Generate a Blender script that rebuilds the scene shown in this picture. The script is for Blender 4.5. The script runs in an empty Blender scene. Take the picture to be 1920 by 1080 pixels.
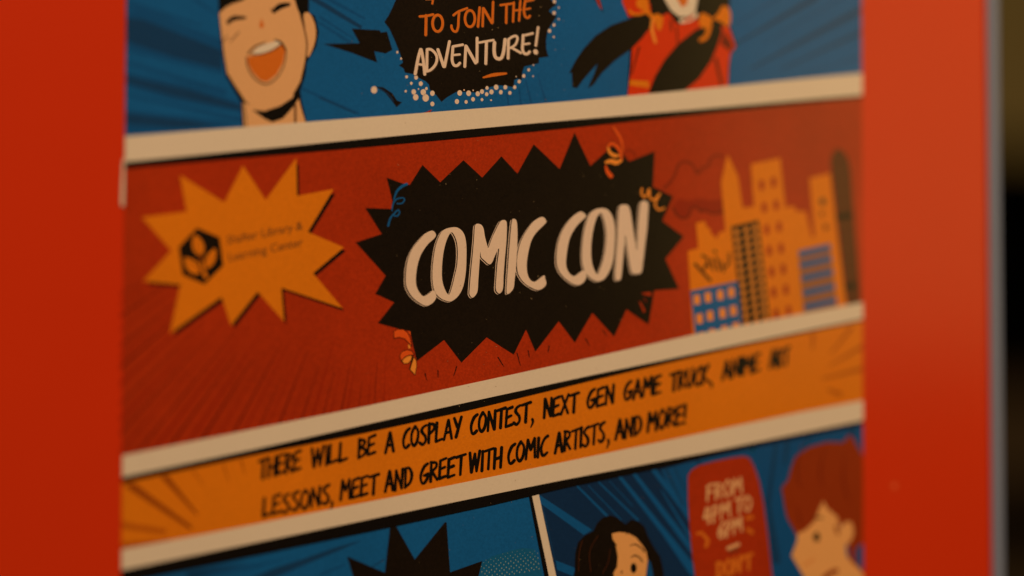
import bpy, math, random
from mathutils import Vector, Matrix
from mathutils.geometry import tessellate_polygon, delaunay_2d_cdt

random.seed(7)
sc = bpy.context.scene
COL = sc.collection

# ------------------------------------------------------------------ camera
F_MM, SENSOR = 85.0, 36.0
FPX = F_MM / SENSOR * 1920
DIST, YAW, PITCH = 0.82, math.radians(26), math.radians(2.45)
fwd = Vector((math.sin(YAW) * math.cos(PITCH), math.cos(YAW) * math.cos(PITCH), math.sin(PITCH)))
cam = bpy.data.objects.new('camera', bpy.data.cameras.new('camera'))
COL.objects.link(cam)
cam.location = -fwd * DIST
cam.rotation_mode = 'QUATERNION'
ROLL = math.radians(-0.1)
cam.rotation_quaternion = fwd.to_track_quat('-Z', 'Y') @ Matrix.Rotation(ROLL, 3, 'Z').to_quaternion()
cam.data.lens, cam.data.sensor_width = F_MM, SENSOR
cam.data.clip_start, cam.data.clip_end = 0.05, 50
cam.data.dof.use_dof = True
cam.data.dof.focus_distance = 0.8135
cam.data.dof.aperture_fstop = 1.8
cam.data.dof.aperture_blades = 0
sc.camera = cam

# ------------------------------------------------------------------ world, lamps, exposure
w = bpy.data.worlds.new('World')
sc.world = w
w.use_nodes = True
w.node_tree.nodes['Background'].inputs['Color'].default_value = (1.0, 0.72, 0.5, 1)
w.node_tree.nodes['Background'].inputs['Strength'].default_value = 0.006
sc.view_settings.view_transform = 'Standard'
sc.view_settings.look = 'None'
sc.view_settings.exposure = 0
sc.view_settings.gamma = 1


def area(name, loc, target, sx, sy, power, col):
    l = bpy.data.lights.new(name, 'AREA')
    l.shape = 'RECTANGLE'
    l.size, l.size_y, l.energy, l.color = sx, sy, power, col
    o = bpy.data.objects.new(name, l)
    o.location = loc
    o.rotation_euler = (Vector(target) - Vector(loc)).to_track_quat('-Z', 'Y').to_euler()
    COL.objects.link(o)


# warm ceiling lamp in front, out of the mirror direction, and a broad pale source to the right
# that gives the sheen on the right half of flyer and board
area('ceiling_lamp', (0.12, -1.4, 1.6), (0.06, 0, 0), 0.8, 0.5, 42, (1.0, 0.73, 0.44))
WX, WZ, WW, WH = 1.21, 0.02, 1.3, 1.0      # left edge, bottom edge, width, height of the bright opening
area('side_window', (WX + WW / 2, -1.9, WZ + WH / 2), (WX + WW / 2, 0, WZ + WH / 2), WW, WH, 6.6, (1.0, 0.68, 0.20))

# ------------------------------------------------------------------ helpers
bpy.context.view_layer.update()
CM = Matrix.LocRotScale(cam.location, cam.rotation_quaternion, None)


def P(px, py):
    """photo coordinates -> point on the printed sheet (plane y=0), as (X, Z)"""
    d = CM.to_3x3() @ Vector(((px - 960) / FPX, (540 - py) / FPX, -1))
    t = -CM.translation.y / d.y
    p = CM.translation + d * t
    return p.x, p.z


def V(ox, oy, s):
    """tracing window: pixel offset and zoom"""
    return lambda *pts: [(ox + x / s, oy + y / s) for x, y in pts]


def mat(name, col, rough=0.45, noise=0.10, spec=0.5, coat=0.0, coat_rough=0.2, metal=0.0, bump=0.02):
    m = bpy.data.materials.new(name)
    m.use_nodes = True
    nt = m.node_tree
    b = nt.nodes['Principled BSDF']
    b.inputs['Roughness'].default_value = rough
    b.inputs['Specular IOR Level'].default_value = spec
    b.inputs['Coat Weight'].default_value = coat
    b.inputs['Coat Roughness'].default_value = coat_rough
    b.inputs['Metallic'].default_value = metal
    tc = nt.nodes.new('ShaderNodeTexCoord')
    n1 = nt.nodes.new('ShaderNodeTexNoise')
    n1.inputs['Scale'].default_value = 1500
    n1.inputs['Detail'].default_value = 3
    n2 = nt.nodes.new('ShaderNodeTexNoise')
    n2.inputs['Scale'].default_value = 22
    n2.inputs['Detail'].default_value = 4
    nt.links.new(tc.outputs['Object'], n1.inputs['Vector'])
    nt.links.new(tc.outputs['Object'], n2.inputs['Vector'])
    ma = nt.nodes.new('ShaderNodeMath')
    ma.operation = 'MULTIPLY_ADD'
    nt.links.new(n1.outputs['Fac'], ma.inputs[0])
    ma.inputs[1].default_value = 2.6 * noise
    ma.inputs[2].default_value = 1.0 - 1.3 * noise
    mb = nt.nodes.new('ShaderNodeMath')
    mb.operation = 'MULTIPLY_ADD'
    nt.links.new(n2.outputs['Fac'], mb.inputs[0])
    mb.inputs[1].default_value = 1.6 * noise
    mb.inputs[2].default_value = 1.0 - 0.8 * noise
    mc = nt.nodes.new('ShaderNodeMath')
    mc.operation = 'MULTIPLY'
    nt.links.new(ma.outputs[0], mc.inputs[0])
    nt.links.new(mb.outputs[0], mc.inputs[1])
    mx = nt.nodes.new('ShaderNodeVectorMath')
    mx.operation = 'SCALE'
    mx.inputs[0].default_value = col
    nt.links.new(mc.outputs[0], mx.inputs['Scale'])
    nt.links.new(mx.outputs[0], b.inputs['Base Color'])
    if bump:
        bp = nt.nodes.new('ShaderNodeBump')
        bp.inputs['Strength'].default_value = bump
        bp.inputs['Distance'].default_value = 0.0005
        nt.links.new(n1.outputs['Fac'], bp.inputs['Height'])
        nt.links.new(bp.outputs[0], b.inputs['Normal'])
    return m


def ink(name, col, noise=0.10):
    return mat(name, col, rough=0.55, noise=noise, spec=0.05, coat=0.6, coat_rough=0.16)


M = {
    'cream': ink('paper cream', (0.80, 0.66, 0.55), 0.05),
    'letter': ink('lettering cream', (0.84, 0.62, 0.51), 0.06),
    'black': ink('ink black', (0.010, 0.0055, 0.003), 0.5),
    'line': ink('ink line black', (0.006, 0.004, 0.003), 0.3),
    'blue': ink('ink blue', (0.007, 0.112, 0.365), 0.2),
    'blue_dark': ink('ink blue shade', (0.008, 0.050, 0.16), 0.16),
    'blue_mid': ink('ink blue mid shade', (0.006, 0.082, 0.28), 0.16),
    'navy': ink('ink navy', (0.006, 0.030, 0.105), 0.16),
    'ray': ink('ink ray blue', (0.006, 0.100, 0.34), 0.14),
    'teal': ink('ink teal', (0.008, 0.115, 0.29), 0.16),
    'red': ink('ink red', (0.42, 0.031, 0.004), 0.32),
    'red_shade': ink('ink red shade', (0.17, 0.011, 0.0025), 0.12),
    'red_faint': ink('ink red faint shade', (0.31, 0.016, 0.0025), 0.12),
    'scarlet': ink('ink scarlet', (0.70, 0.037, 0.003), 0.08),
    'vermilion': ink('ink vermilion', (0.80, 0.10, 0.012), 0.06),
    'orange': ink('ink orange', (0.78, 0.205, 0.006), 0.14),
    'orange_l': ink('ink light orange', (0.92, 0.30, 0.04), 0.06),
    'orange_b': ink('ink brown on orange', (0.30, 0.052, 0.003), 0.08),
    'orange_f': ink('ink faint brown on orange', (0.50, 0.105, 0.004), 0.08),
    'skin': ink('ink skin', (0.80, 0.42, 0.20), 0.05),
    'skin_b': ink('ink skin warm', (0.86, 0.40, 0.14), 0.05),
    'mouth': ink('ink mouth', (0.70, 0.16, 0.015), 0.08),
    'brown': ink('ink brown', (0.12, 0.045, 0.015), 0.1),
    'hair_red': ink('ink auburn', (0.30, 0.034, 0.004), 0.14),
    'win_brown': ink('ink window brown', (0.34, 0.12, 0.045), 0.08),
    'tower': ink('ink tower brown', (0.11, 0.026, 0.008), 0.1),
    'dim': ink('ink shadow edge', (0.20, 0.11, 0.06), 0.1),
    'speck': ink('print speck', (0.42, 0.29, 0.16), 0.1),
    'dot': ink('halftone dot', (0.22, 0.32, 0.36), 0.1),
}


def clip(poly, box):
    """Sutherland-Hodgman against a convex quad (clockwise on screen)"""
    out = poly
    n = len(box)
    for i in range(n):
        (ax, ay), (bx, by) = box[i], box[(i + 1) % n]
        inp, out = out, []
        if not inp:
            break
        f = lambda p: (bx - ax) * (p[1] - ay) - (by - ay) * (p[0] - ax)
        for j in range(len(inp)):
            p, q = inp[j - 1], inp[j]
            fp, fq = f(p), f(q)
            if (fp >= 0) != (fq >= 0):
                t = fp / (fp - fq)
                out.append((p[0] + t * (q[0] - p[0]), p[1] + t * (q[1] - p[1])))
            if fq >= 0:
                out.append(q)
    return out


def smooth(pts, closed=False, n=4):
    if len(pts) < 3:
        return list(pts)
    N = len(pts)
    out = []
    rng = range(N) if closed else range(N - 1)
    for i in rng:
        g = (lambda k: pts[k % N]) if closed else (lambda k: pts[max(0, min(N - 1, k))])
        p0, p1, p2, p3 = g(i - 1), g(i), g(i + 1), g(i + 2)
        for k in range(n):
            t = k / n
            out.append(tuple(0.5 * (2 * b + (c - a) * t + (2 * a - 5 * b + 4 * c - d) * t * t +
                                    (-a + 3 * b - 3 * c + d) * t ** 3)
                             for a, b, c, d in zip(p0, p1, p2, p3)))
    if not closed:
        out.append(tuple(pts[-1]))
    return out


def stroke(pts, wd, sm=True, taper=(1, 1)):
    """brush stroke -> overlapping convex polygons"""
    ws = wd if isinstance(wd, (list, tuple)) else None
    if ws:
        pts3 = [(x, y, ww) for (x, y), ww in zip(pts, ws)]
    else:
        N = max(1, len(pts) - 1)
        pts3 = [(x, y, wd * (taper[0] + (taper[1] - taper[0]) * i / N)) for i, (x, y) in enumerate(pts)]
    if sm and len(pts3) > 2:
        pts3 = smooth(pts3, False, 4)
    out = []
    for i, (x, y, ww) in enumerate(pts3):
        r = ww / 2
        out.append([(x + r * math.cos(a * math.pi / 5 + i * .7), y + r * math.sin(a * math.pi / 5 + i * .7)) for a in range(10)])
        if i:
            x0, y0, w0 = pts3[i - 1]
            dx, dy = x - x0, y - y0
            L = math.hypot(dx, dy)
            if L < 1e-6:
                continue
            nx, ny = -dy / L / 2, dx / L / 2
            out.append([(x0 + nx * w0, y0 + ny * w0), (x + nx * ww, y + ny * ww), (x - nx * ww, y - ny * ww), (x0 - nx * w0, y0 - ny * w0)])
    return out


def union(polys):
    vs, fs = [], []
    for p in polys:
        a = sum(p[i - 1][0] * p[i][1] - p[i][0] * p[i - 1][1] for i in range(len(p)))
        q = p if a > 0 else p[::-1]
        b = len(vs)
        vs += [Vector(v) for v in q]
        fs.append(list(range(b, b + len(q))))
    r = delaunay_2d_cdt(vs, [], fs, 1, 1e-4)
    return [tuple(v) for v in r[0]], [tuple(f) for f, src in zip(r[2], r[5]) if len(src)]


def fill(contours):
    """contours: [outer, hole, ...] -> verts, tris"""
    vs = [v for c in contours for v in c]
    tr = tessellate_polygon([[Vector((x, y, 0)) for x, y in c] for c in contours])
    return vs, [tuple(t) for t in tr]


STEP = 0.000006
FACE = -0.00026    # front of the sheet


class Art:
    """one printed element: layers of flat ink joined in one mesh, in place on the sheet"""

    def __init__(self, name, parent, layer, label=None, box=None):
        self.name, self.parent, self.z, self.label, self.box = name, parent, layer, label, box
        self.v, self.f, self.mi, self.mats, self.cuts = [], [], [], [], []
        self.inc = .1 if name in ('speed_line', 'night_background') else 1

    def _add(self, m, vs, fs, up=True):
        if m not in self.mats:
            self.mats.append(m)
        k = self.mats.index(m)
        b = len(self.v)
        self.cuts.append((b, len(self.f), m))
        y = FACE - self.z * STEP
        for x, yy in vs:
            X, Z = P(x, yy)
            self.v.append((X, y, Z))
        for f in fs:
            a, b2, c = (self.v[b + i] for i in f[:3])
            cr = (b2[0] - a[0]) * (c[2] - a[2]) - (b2[2] - a[2]) * (c[0] - a[0])
            if abs(cr) < 1e-14:
                continue
            self.f.append([b + i for i in (f if cr > 0 else f[::-1])])
            self.mi.append(k)
        if up:
            self.z += self.inc

    def poly(self, m, pts, sm=False, hole=None, up=True):
        if sm:
            pts = smooth(pts, True)
        if self.box:
            pts = clip(pts, self.box)
            if len(pts) < 3:
                return self
        cs = [pts] + ([smooth(hole, True)] if hole else [])
        self._add(m, *fill(cs), up=up)
        return self

    def strokes(self, m, polys, up=True):
        if self.box:
            polys = [q for q in (clip(p, self.box) for p in polys) if len(q) > 2]
        if polys:
            self._add(m, *union(polys), up=up)
        return self

    def st(self, m, pts, wd, sm=True, taper=(1, 1), up=True):
        return self.strokes(m, stroke(pts, wd, sm, taper), up)

    def disc(self, m, x, y, r, ry=None, up=False, n=14):
        pts = [(x + r * math.cos(a * 2 * math.pi / n), y + (ry or r) * math.sin(a * 2 * math.pi / n)) for a in range(n)]
        return self.poly(m, pts, up=up)

    def build_each(self):
        """every shape its own object"""
        cuts = self.cuts + [(len(self.v), len(self.f), None)]
        for (v0, f0, m), (v1, f1, _) in zip(cuts, cuts[1:]):
            if f1 == f0:
                continue
            b = Art(self.name, self.parent, 0)
            b.v, b.f = self.v[v0:v1], [[i - v0 for i in f] for f in self.f[f0:f1]]
            b.mi, b.mats, b.label = [0] * (f1 - f0), [m], self.label
            b.build()

    def build(self):
        me = bpy.data.meshes.new(self.name)
        me.from_pydata(self.v, [], self.f)
        for m in self.mats:
            me.materials.append(M[m])
        me.polygons.foreach_set('material_index', self.mi)
        me.update()
        o = bpy.data.objects.new(self.name, me)
        COL.objects.link(o)
        o.parent = self.parent
        if self.label:
            o['label'] = self.label
        return o


def box_obj(name, x0, x1, y0, y1, z0, z1, m, parent=None, bev=0.0):
    import bmesh
    bm = bmesh.new()
    bmesh.ops.create_cube(bm, size=1)
    for v in bm.verts:
        v.co = Vector((x0 if v.co.x < 0 else x1, y0 if v.co.y < 0 else y1, z0 if v.co.z < 0 else z1))
    if bev:
        bmesh.ops.bevel(bm, geom=list(bm.edges), offset=bev, segments=3, affect='EDGES', profile=0.5)
    me = bpy.data.meshes.new(name)
    bm.to_mesh(me)
    bm.free()
    me.materials.append(m)
    if bev:
        for p in me.polygons:
            p.use_smooth = False
    o = bpy.data.objects.new(name, me)
    COL.objects.link(o)
    o.parent = parent
    return o


def thing(name, label, cat, loc=(0, 0, 0)):
    o = bpy.data.objects.new(name, None)
    o.empty_display_size = 0.05
    COL.objects.link(o)
    o['label'], o['category'] = label, cat
    return o


# ------------------------------------------------------------------ room behind
wallm = mat('olive wall paint', (0.56, 0.42, 0.16), rough=0.8, noise=0.15, bump=0)
wall = box_obj('wall', -1.2, 5.0, 3.1, 3.2, -1.6, 1.7, wallm)
wall['kind'] = 'structure'
darkm = mat('black shelving', (0.0012, 0.0010, 0.0007), rough=0.9, noise=0.2, spec=0.0, bump=0)
backm = mat('shelf back', (0.028, 0.018, 0.006), rough=0.9, noise=0.2, spec=0.0, bump=0)
cartm = mat('brown carton', (0.07, 0.04, 0.015), rough=0.8, noise=0.2, bump=0)


def at_depth(px, py, Y):
    d = CM.to_3x3() @ Vector(((px - 960) / FPX, (540 - py) / FPX, -1))
    return CM.translation + d * ((Y - CM.translation.y) / d.y)


SY = 1.9
c0 = at_depth(1830, 300, SY)
c1 = at_depth(2350, 300, SY)
zt = c0.z
shelf = thing('shelving_unit', 'black shelving far out of focus beyond the right edge of the red board', 'shelf')
zz = lambda py: at_depth(1900, py, SY).z
box_obj('side_panel', c0.x - 0.30, c0.x - 0.27, SY, SY + 0.35, zz(1500), zt - 0.001, darkm, shelf)
box_obj('side_panel', c1.x, c1.x + 0.03, SY, SY + 0.35, zz(1500), zt - 0.001, darkm, shelf)
box_obj('door', c0.x - 0.27, c1.x, SY, SY + 0.02, zz(690), zt - 0.022, darkm, shelf)
box_obj('top', c0.x - 0.31, c1.x + 0.04, SY - 0.005, SY + 0.36, zt, zt + 0.02, darkm, shelf)
box_obj('back', c0.x - 0.27, c1.x, SY + 0.33, SY + 0.345, zz(1500), zt - 0.022, backm, shelf)
box_obj('shelf_board', c0.x - 0.27, c1.x, SY, SY + 0.33, zz(1010), zz(930), darkm, shelf)
box_obj('shelf_board', c0.x - 0.27, c1.x, SY, SY + 0.33, zz(1500), zz(1460), darkm, shelf)
for nm, a, b, lab in (('carton', 722, 928, 'dim brown carton on the upper open shelf, far out of focus'),
                      ('carton', 1060, 1458, 'brown carton on the lowest shelf, far out of focus')):
    t = thing(nm, lab, 'box')
    box_obj('carton_body', c0.x - 0.1, c1.x - 0.08, SY + 0.06, SY + 0.30, zz(b) + .001, zz(a), cartm, t, 0.002)
    box_obj('lid_flap', c0.x - 0.101, c1.x - 0.079, SY + 0.058, SY + 0.302, zz(a) + .0005, zz(a) + 0.004, cartm, t)

# ------------------------------------------------------------------ the red display board
boardm = mat('board scarlet laminate', (0.68, 0.034, 0.0028), rough=0.5, noise=0.04, spec=0.08, coat=0.6, coat_rough=0.15, bump=0.0)
corem = mat('board core', (0.5, 0.45, 0.4), rough=0.8, bump=0)
trimm = mat('pale metal edging', (0.23, 0.27, 0.43), rough=0.42, noise=0.05, metal=0.15, bump=0)
board = thing('display_board', 'upright scarlet display board with pale metal edging behind the comic flyer', 'display board')
# the edge runs slightly off vertical in the photo
xr = (P(1850.5, 0)[0] + P(1855.5, 1080)[0]) / 2
xl = P(-620, 540)[0]
zb, ztp = -0.42, 0.42
box_obj('board_panel', xl, xr, 0, 0.006, zb, ztp, boardm, board)
tw = P(1873.5, 540)[0] - P(1852.5, 540)[0]
box_obj('edge_trim', xr + .0001, xr + tw, -0.0014, 0.008, zb - tw, ztp + tw, trimm, board, 0.0007)
box_obj('edge_trim', xl - tw, xl - .0001, -0.0014, 0.008, zb - tw, ztp + tw, trimm, board, 0.0007)
box_obj('edge_trim', xl, xr, -0.0014, 0.008, ztp + .0001, ztp + tw, trimm, board, 0.0007)
box_obj('edge_trim', xl, xr, -0.0014, 0.008, zb - tw, zb - .0001, trimm, board, 0.0007)
sp = Art('scuff_mark', board, 0)
sp.z = -38
M['scuff'] = mat('scuff', (0.75, 0.12, 0.03), rough=0.5, bump=0)
sp.disc('scuff', 1677, 911, 5)
sp.build()

# ------------------------------------------------------------------ the flyer
flyer = thing('comic_flyer', 'comic book style paper flyer with COMIC CON starburst, fixed flat on the red board', 'flyer')
L = lambda y: 236 - 9 * y / 1080      # sheet edges in the photo
R = lambda y: 1615 + 3 * y / 1080
TOP, BOT = -420, 1420
SHEET = [(L(TOP), TOP), (R(TOP), TOP), (R(BOT), BOT), (L(BOT), BOT)]
q = [P(*p) for p in SHEET]
me = bpy.data.meshes.new('paper')
vv = [(x, FACE, z) for x, z in q] + [(x, -0.00003, z) for x, z in q]
me.from_pydata(vv, [], [(0, 3, 2, 1), (4, 5, 6, 7), (0, 1, 5, 4), (1, 2, 6, 5), (2, 3, 7, 6), (3, 0, 4, 7)])
me.materials.append(M['cream'])
o = bpy.data.objects.new('paper', me)
COL.objects.link(o)
o.parent = flyer
Art('torn_edge', flyer, 40, 'frayed white strip on the left edge of the sheet').poly('cream', [(232.5, 298), (232.5, 345), (231.5, 386), (228, 388), (225.5, 380), (227, 340), (229, 300)]).build()

# bands: y of each border line at some x
TB = [(225, 256.6), (600, 227), (1080, 189), (1300, 168), (1520, 146), (1625, 136.5)]
TBb = [(225, 305), (640, 264.7), (1000, 231.5), (1080, 224.5), (1300, 206), (1520, 186.5), (1625, 178)]
K1 = [(225, 316.5), (640, 279.7), (1000, 246.5), (1080, 238.5), (1265, 219), (1520, 192.5), (1625, 182.5)]
MB_ = [(220, 856), (680, 762.5), (1120, 667.5), (1300, 627.5), (1625, 565)]
MBb = [(220, 896.5), (475, 842.5), (680, 797), (1120, 701), (1385, 645.5), (1625, 596.5)]
K2 = [(220, 907), (475, 853), (680, 812), (877, 769), (1120, 710.5), (1385, 649.5), (1625, 599.5)]
BB = [(218, 1032), (400, 998), (720, 935), (1120, 853), (1500, 773), (1625, 749.5)]
BBb = [(218, 1071), (480, 1017), (720, 968), (900, 931.5), (1060, 899), (1320, 849), (1625, 787)]
K3 = [(218, 1096), (400, 1058), (600, 1016), (720, 991), (920, 947.5), (1060, 914.6), (1268, 871), (1400, 838.5), (1575, 803.5), (1625, 792)]


def panel(name, m, upper, lower, label):
    a = Art(name, flyer, 1, label, SHEET)
    a.poly(m, upper + lower[::-1])
    return a.build()


topline = [(225, TOP), (1625, TOP)]
botline = [(218, BOT), (1625, BOT)]
p_blue = panel('printed_panel', 'blue', topline, TB, 'blue top comic panel')
p_red = panel('printed_panel', 'red', K1, MB_, 'dark red middle comic panel')
p_or = panel('printed_panel', 'orange', K2, BB, 'orange caption panel')
p_bot = panel('printed_panel', 'blue', K3, botline, 'blue bottom comic panels')
for up, lo in ((TBb, K1), (MBb, K2), (BBb, K3)):
    Art('panel_outline', flyer, 32, None, SHEET).poly('line', up + lo[::-1]).build()
for up, lo in ((TB, TBb), (MB_, MBb), (BB, BBb)):
    Art('panel_gutter', flyer, 34, None, SHEET).poly('cream', up + lo[::-1]).build()

zA, zB, zC = V(200, 0, 4), V(600, 0, 4), V(1040, 0, 4)
zE, zF, zG, zH, zI = V(200, 260, 4), V(640, 230, 5.3333), V(960, 230, 5.3333), V(1220, 250, 4.571), V(200, 480, 4)
zJ, zK, zL, zM, zN = V(640, 420, 5.3333), V(960, 420, 5.3333), V(1240, 420, 4.571), V(640, 560, 4), V(1160, 560, 4)
zS, zT, zU, zV, zW = V(600, 900, 6), V(880, 900, 6), V(1060, 850, 4.8), V(1400, 800, 6), V(1400, 900, 6)
zX, zY, zZ = V(0, 840, 4), V(400, 900, 6), V(560, 560, 6)
v5, v6, v4, vh, vf = V(700, 0, 8), V(880, 0, 8), V(1140, 0, 7.385), V(300, 390, 6.39), V(1300, 900, 6)

# ---- top panel: rays
a = Art('speed_line', p_blue, 2, None, SHEET)
a.poly('blue_mid', zA((130, 60), (330, 80), (860, 300), (870, 560), (500, 470), (140, 380)), up=False)
a.poly('blue_mid', zA((140, 540), (600, 630), (1010, 770), (1010, 850), (500, 760), (140, 650)), up=False)
a.poly('blue_mid', zA((140, 830), (600, 870), (1020, 930), (600, 975), (140, 1010)))
a.poly('blue_dark', zA((130, 130), (280, 150), (860, 380), (860, 520), (500, 430), (140, 310)), up=False)
a.poly('blue_dark', zA((140, 570), (600, 665), (1000, 790), (1000, 825), (500, 725), (140, 620)), up=False)
a.poly('blue_dark', zA((140, 850), (600, 900), (850, 950), (500, 960), (140, 930)))
for s, e, w0, w1, m in (((660, 0), (860, 130), 14, 5, 'blue_mid'), ((1530, -20), (1900, 210), 22, 8, 'blue_dark'),
                        ((1640, -20), (1930, 140), 18, 8, 'blue_mid'), ((1450, 660), (1880, 850), 10, 14, 'blue_mid'),
                        ((1560, 150), (1840, 330), 8, 14, 'blue_mid'), ((150, 20), (700, 190), 26, 10, 'blue_mid'),
                        ((150, 470), (880, 690), 14, 26, 'blue_mid'), ((150, 710), (1000, 900), 12, 20, 'blue_mid')):
    a.st(m, zA(s, e), [w0 / 2.2, w1 / 2.2])
for s, e, w0, w1, m in (((0, 20), (310, 200), 36, 12, 'blue_dark'), ((0, 130), (250, 290), 20, 10, 'blue_mid'),
                        ((0, 735), (260, 850), 14, 8, 'blue_dark'), ((1400, 700), (1412, 790), 14, 14, 'blue_mid'),
                        ((1490, 660), (1505, 780), 12, 16, 'blue_mid'), ((1540, 600), (1580, 770), 8, 16, 'blue_mid'),
                        ((1630, 560), (1690, 760), 8, 18, 'blue_mid')):
    a.st(m, zB(s, e), [w0 / 4, w1 / 4])
for s, e, w0, w1, m in (((1360, 330), (1960, -20), 14, 40, 'blue_dark'), ((1480, 510), (2320, 60), 14, 44, 'blue_dark'),
                        ((1350, 180), (1700, -30), 10, 26, 'blue_mid'), ((1700, 520), (2320, 230), 10, 30, 'blue_dark'),
                        ((1850, 560), (2320, 420), 10, 22, 'blue_mid'), ((1560, 330), (2320, -120), 8, 26, 'blue_mid')):
    a.st(m, zC(s, e), [w0 / 4, w1 / 4])
a.build_each()

# ---- laughing man
a = Art('cartoon_man', p_blue, 5, 'laughing man with orange mouth')
a.poly('line', zA((838, 95), (835, -60), (1515, -60), (1515, 95), (1560, 120), (1590, 240), (1570, 350), (1500, 465), (1490, 560),
                  (1450, 680), (1460, 760), (1500, 925), (1500, 960), (1015, 985), (1005, 770), (890, 570), (870, 430), (850, 260)))
a.poly('skin', zA((1015, 765), (1100, 800), (1430, 700), (1450, 790), (1490, 925), (1490, 950), (1030, 975)))
a.poly('skin', zA((1475, 112), (1510, 95), (1548, 150), (1567, 240), (1552, 340), (1505, 430), (1495, 300), (1485, 200)), sm=True)
a.poly('line', zA((1090, 825), (1180, 835), (1300, 795), (1390, 735), (1440, 630), (1445, 730), (1400, 800), (1320, 890), (1240, 918), (1180, 890)))
a.poly('skin', zA((843, 100), (890, 55), (940, 30), (1020, 5), (1100, -60), (1390, -60), (1425, 60), (1455, 130), (1480, 210), (1500, 320), (1482, 470),
                  (1450, 610), (1380, 735), (1280, 800), (1180, 830), (1105, 822), (1010, 730), (905, 560), (882, 430), (860, 260)))
a.st('brown', zA((1452, 120), (1478, 210), (1499, 320), (1496, 400)), 3.0)
a.st('line', zA((905, 560), (960, 650), (1020, 740)), 2.6)
a.st('line', zA((1020, 750), (1040, 880), (1045, 960)), 2)
a.st('line', zA((908, 170), (950, 138), (1035, 134)), [7, 9, 5])
a.st('line', zA((1250, 88), (1295, 50), (1362, 34)), [7, 11, 7])
a.st('brown', zA((1225, 75), (1250, 65)), 2)
a.disc('mouth', *zA((1160, 188))[0], 4.2, 6)
a.z += 1
a.st('mouth', zA((1158, 150), (1168, 195)), 3)
a.poly('cream', zA((1085, 400), (1130, 355), (1190, 330), (1270, 308), (1310, 325), (1230, 378), (1130, 410)))
a.poly('mouth', zA((1052, 425), (1130, 418), (1230, 385), (1312, 335), (1335, 380), (1320, 470), (1270, 560), (1200, 612), (1150, 602), (1090, 540), (1060, 480)))
a.st('brown', zA((1085, 408), (1160, 408), (1240, 380), (1300, 340)), 2.4)
a.st('line', zA((1060, 400), (1115, 348), (1190, 320)), [3.4, 3.0, 1.6])
a.st('line', zA((1255, 298), (1305, 320), (1340, 375)), [1.8, 4, 3])
a.st('brown', zA((1342, 385), (1330, 480), (1280, 575), (1200, 632), (1120, 600), (1062, 520), (1045, 430)), 2.4)
a.st('brown', zA((990, 240), (925, 312)), 2)
a.st('brown', zA((900, 270), (868, 320)), 2)
a.st('brown', zA((1412, 790), (1412, 935)), 4)
a.st('line', zA((905, 5), (985, -5)), 5)
a.build()

# ---- lightning bolt and speech balloon
Art('lightning_bolt', p_blue, 5).poly('black', zB((20, 330), (295, 325), (235, 215), (445, 228), (455, 245), (500, 238), (540, 375), (490, 402), (405, 385), (427, 470), (230, 395))).build()
a = Art('comma_swoosh', p_blue, 5)
a.poly('black', zB((410, 650), (470, 655), (540, 700), (575, 755), (612, 768), (572, 805), (535, 755), (490, 700), (440, 665)))
a.st('blue_dark', zB((455, 668), (510, 708), (550, 760)), 1.3)
a.build()
a = Art('speech_balloon', p_blue, 5, 'black jagged balloon with the words TO JOIN THE ADVENTURE!')
a.poly('black', zB((600, -160), (565, 0), (540, 60), (510, 120), (480, 165), (520, 220), (565, 320), (600, 410), (620, 470), (590, 492), (625, 515),
                   (635, 545), (690, 555), (730, 580), (790, 610), (815, 635), (820, 670), (870, 715), (908, 765), (950, 730), (1020, 690),
                   (1100, 690), (1170, 695), (1250, 660), (1330, 640), (1400, 645), (1450, 655), (1455, 600), (1480, 590), (1510, 600),
                   (1515, 540), (1530, 500), (1640, 475), (1640, 435), (1712, 425), (1695, 370), (1693, 300), (1705, 230), (1740, 175), (1775, 118),
                   (1745, 112), (1715, 82), (1745, 52), (1775, 38), (1730, 0), (1700, -160)))
a.build()
a = Art('halftone_dot', p_blue, 8)
for x, y, r in ((1755, 12, 12), (1753, 98, 12), (1788, 58, 6), (1787, 145, 6), (1752, 188, 10), (1718, 232, 12), (1750, 278, 7), (577, 392, 8),
                (605, 440, 7), (647, 577, 10), (718, 582, 14), (682, 625, 10), (753, 628, 15), (640, 685, 8), (700, 690, 17), (772, 692, 20),
                (715, 730, 20), (790, 735, 24), (840, 780, 15), (840, 700, 17), (795, 665, 10), (1024, 762, 16), (1045, 698, 18),
                (1093, 765, 12), (1112, 700, 18), (1145, 745, 14), (1180, 704, 16), (1212, 688, 15), (1212, 748, 10), (1247, 707, 13),
                (1250, 660, 12), (1283, 690, 16), (1318, 655, 17), (1353, 692, 14), (1387, 655, 14), (1421, 697, 12), (1457, 655, 12),
                (1491, 612, 12), (1525, 570, 12), (1562, 525, 10), (1595, 572, 5), (1280, 752, 6), (1468, 575, 4), (1078, 676, 5), (1146, 678, 5),
                (736, 668, 5), (403, 675, 23), (1597, 488, 5)):
    a.disc('letter', *zB((x, y))[0], r / 4, r / 3.4)
a.build_each()


def ell(cx, cy, rx, ry, n=14, tilt=0.0):
    pts = []
    for k in range(n + 1):
        t = -math.pi / 2 + k * 2 * math.pi / n
        x, y = rx * math.cos(t), ry * math.sin(t)
        pts.append((cx + x - tilt * y, cy + y))
    return pts


def brush_word(name, strokes, z, parent, layer, m, k, shadow=None, off=(1.0, 1.2)):
    polys = []
    for s in strokes:
        pts, ww = s[0], s[1]
        polys += stroke(z(*pts), ww / k)
    a = Art(name, parent, layer)
    if shadow:
        a.strokes(shadow, [[(x + off[0], y + off[1]) for x, y in p] for p in polys])
        a.strokes('black', [[(x + off[0] * .55, y + off[1] * .55) for x, y in p] for p in polys])
    a.strokes(m, polys)
    a.build()


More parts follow.
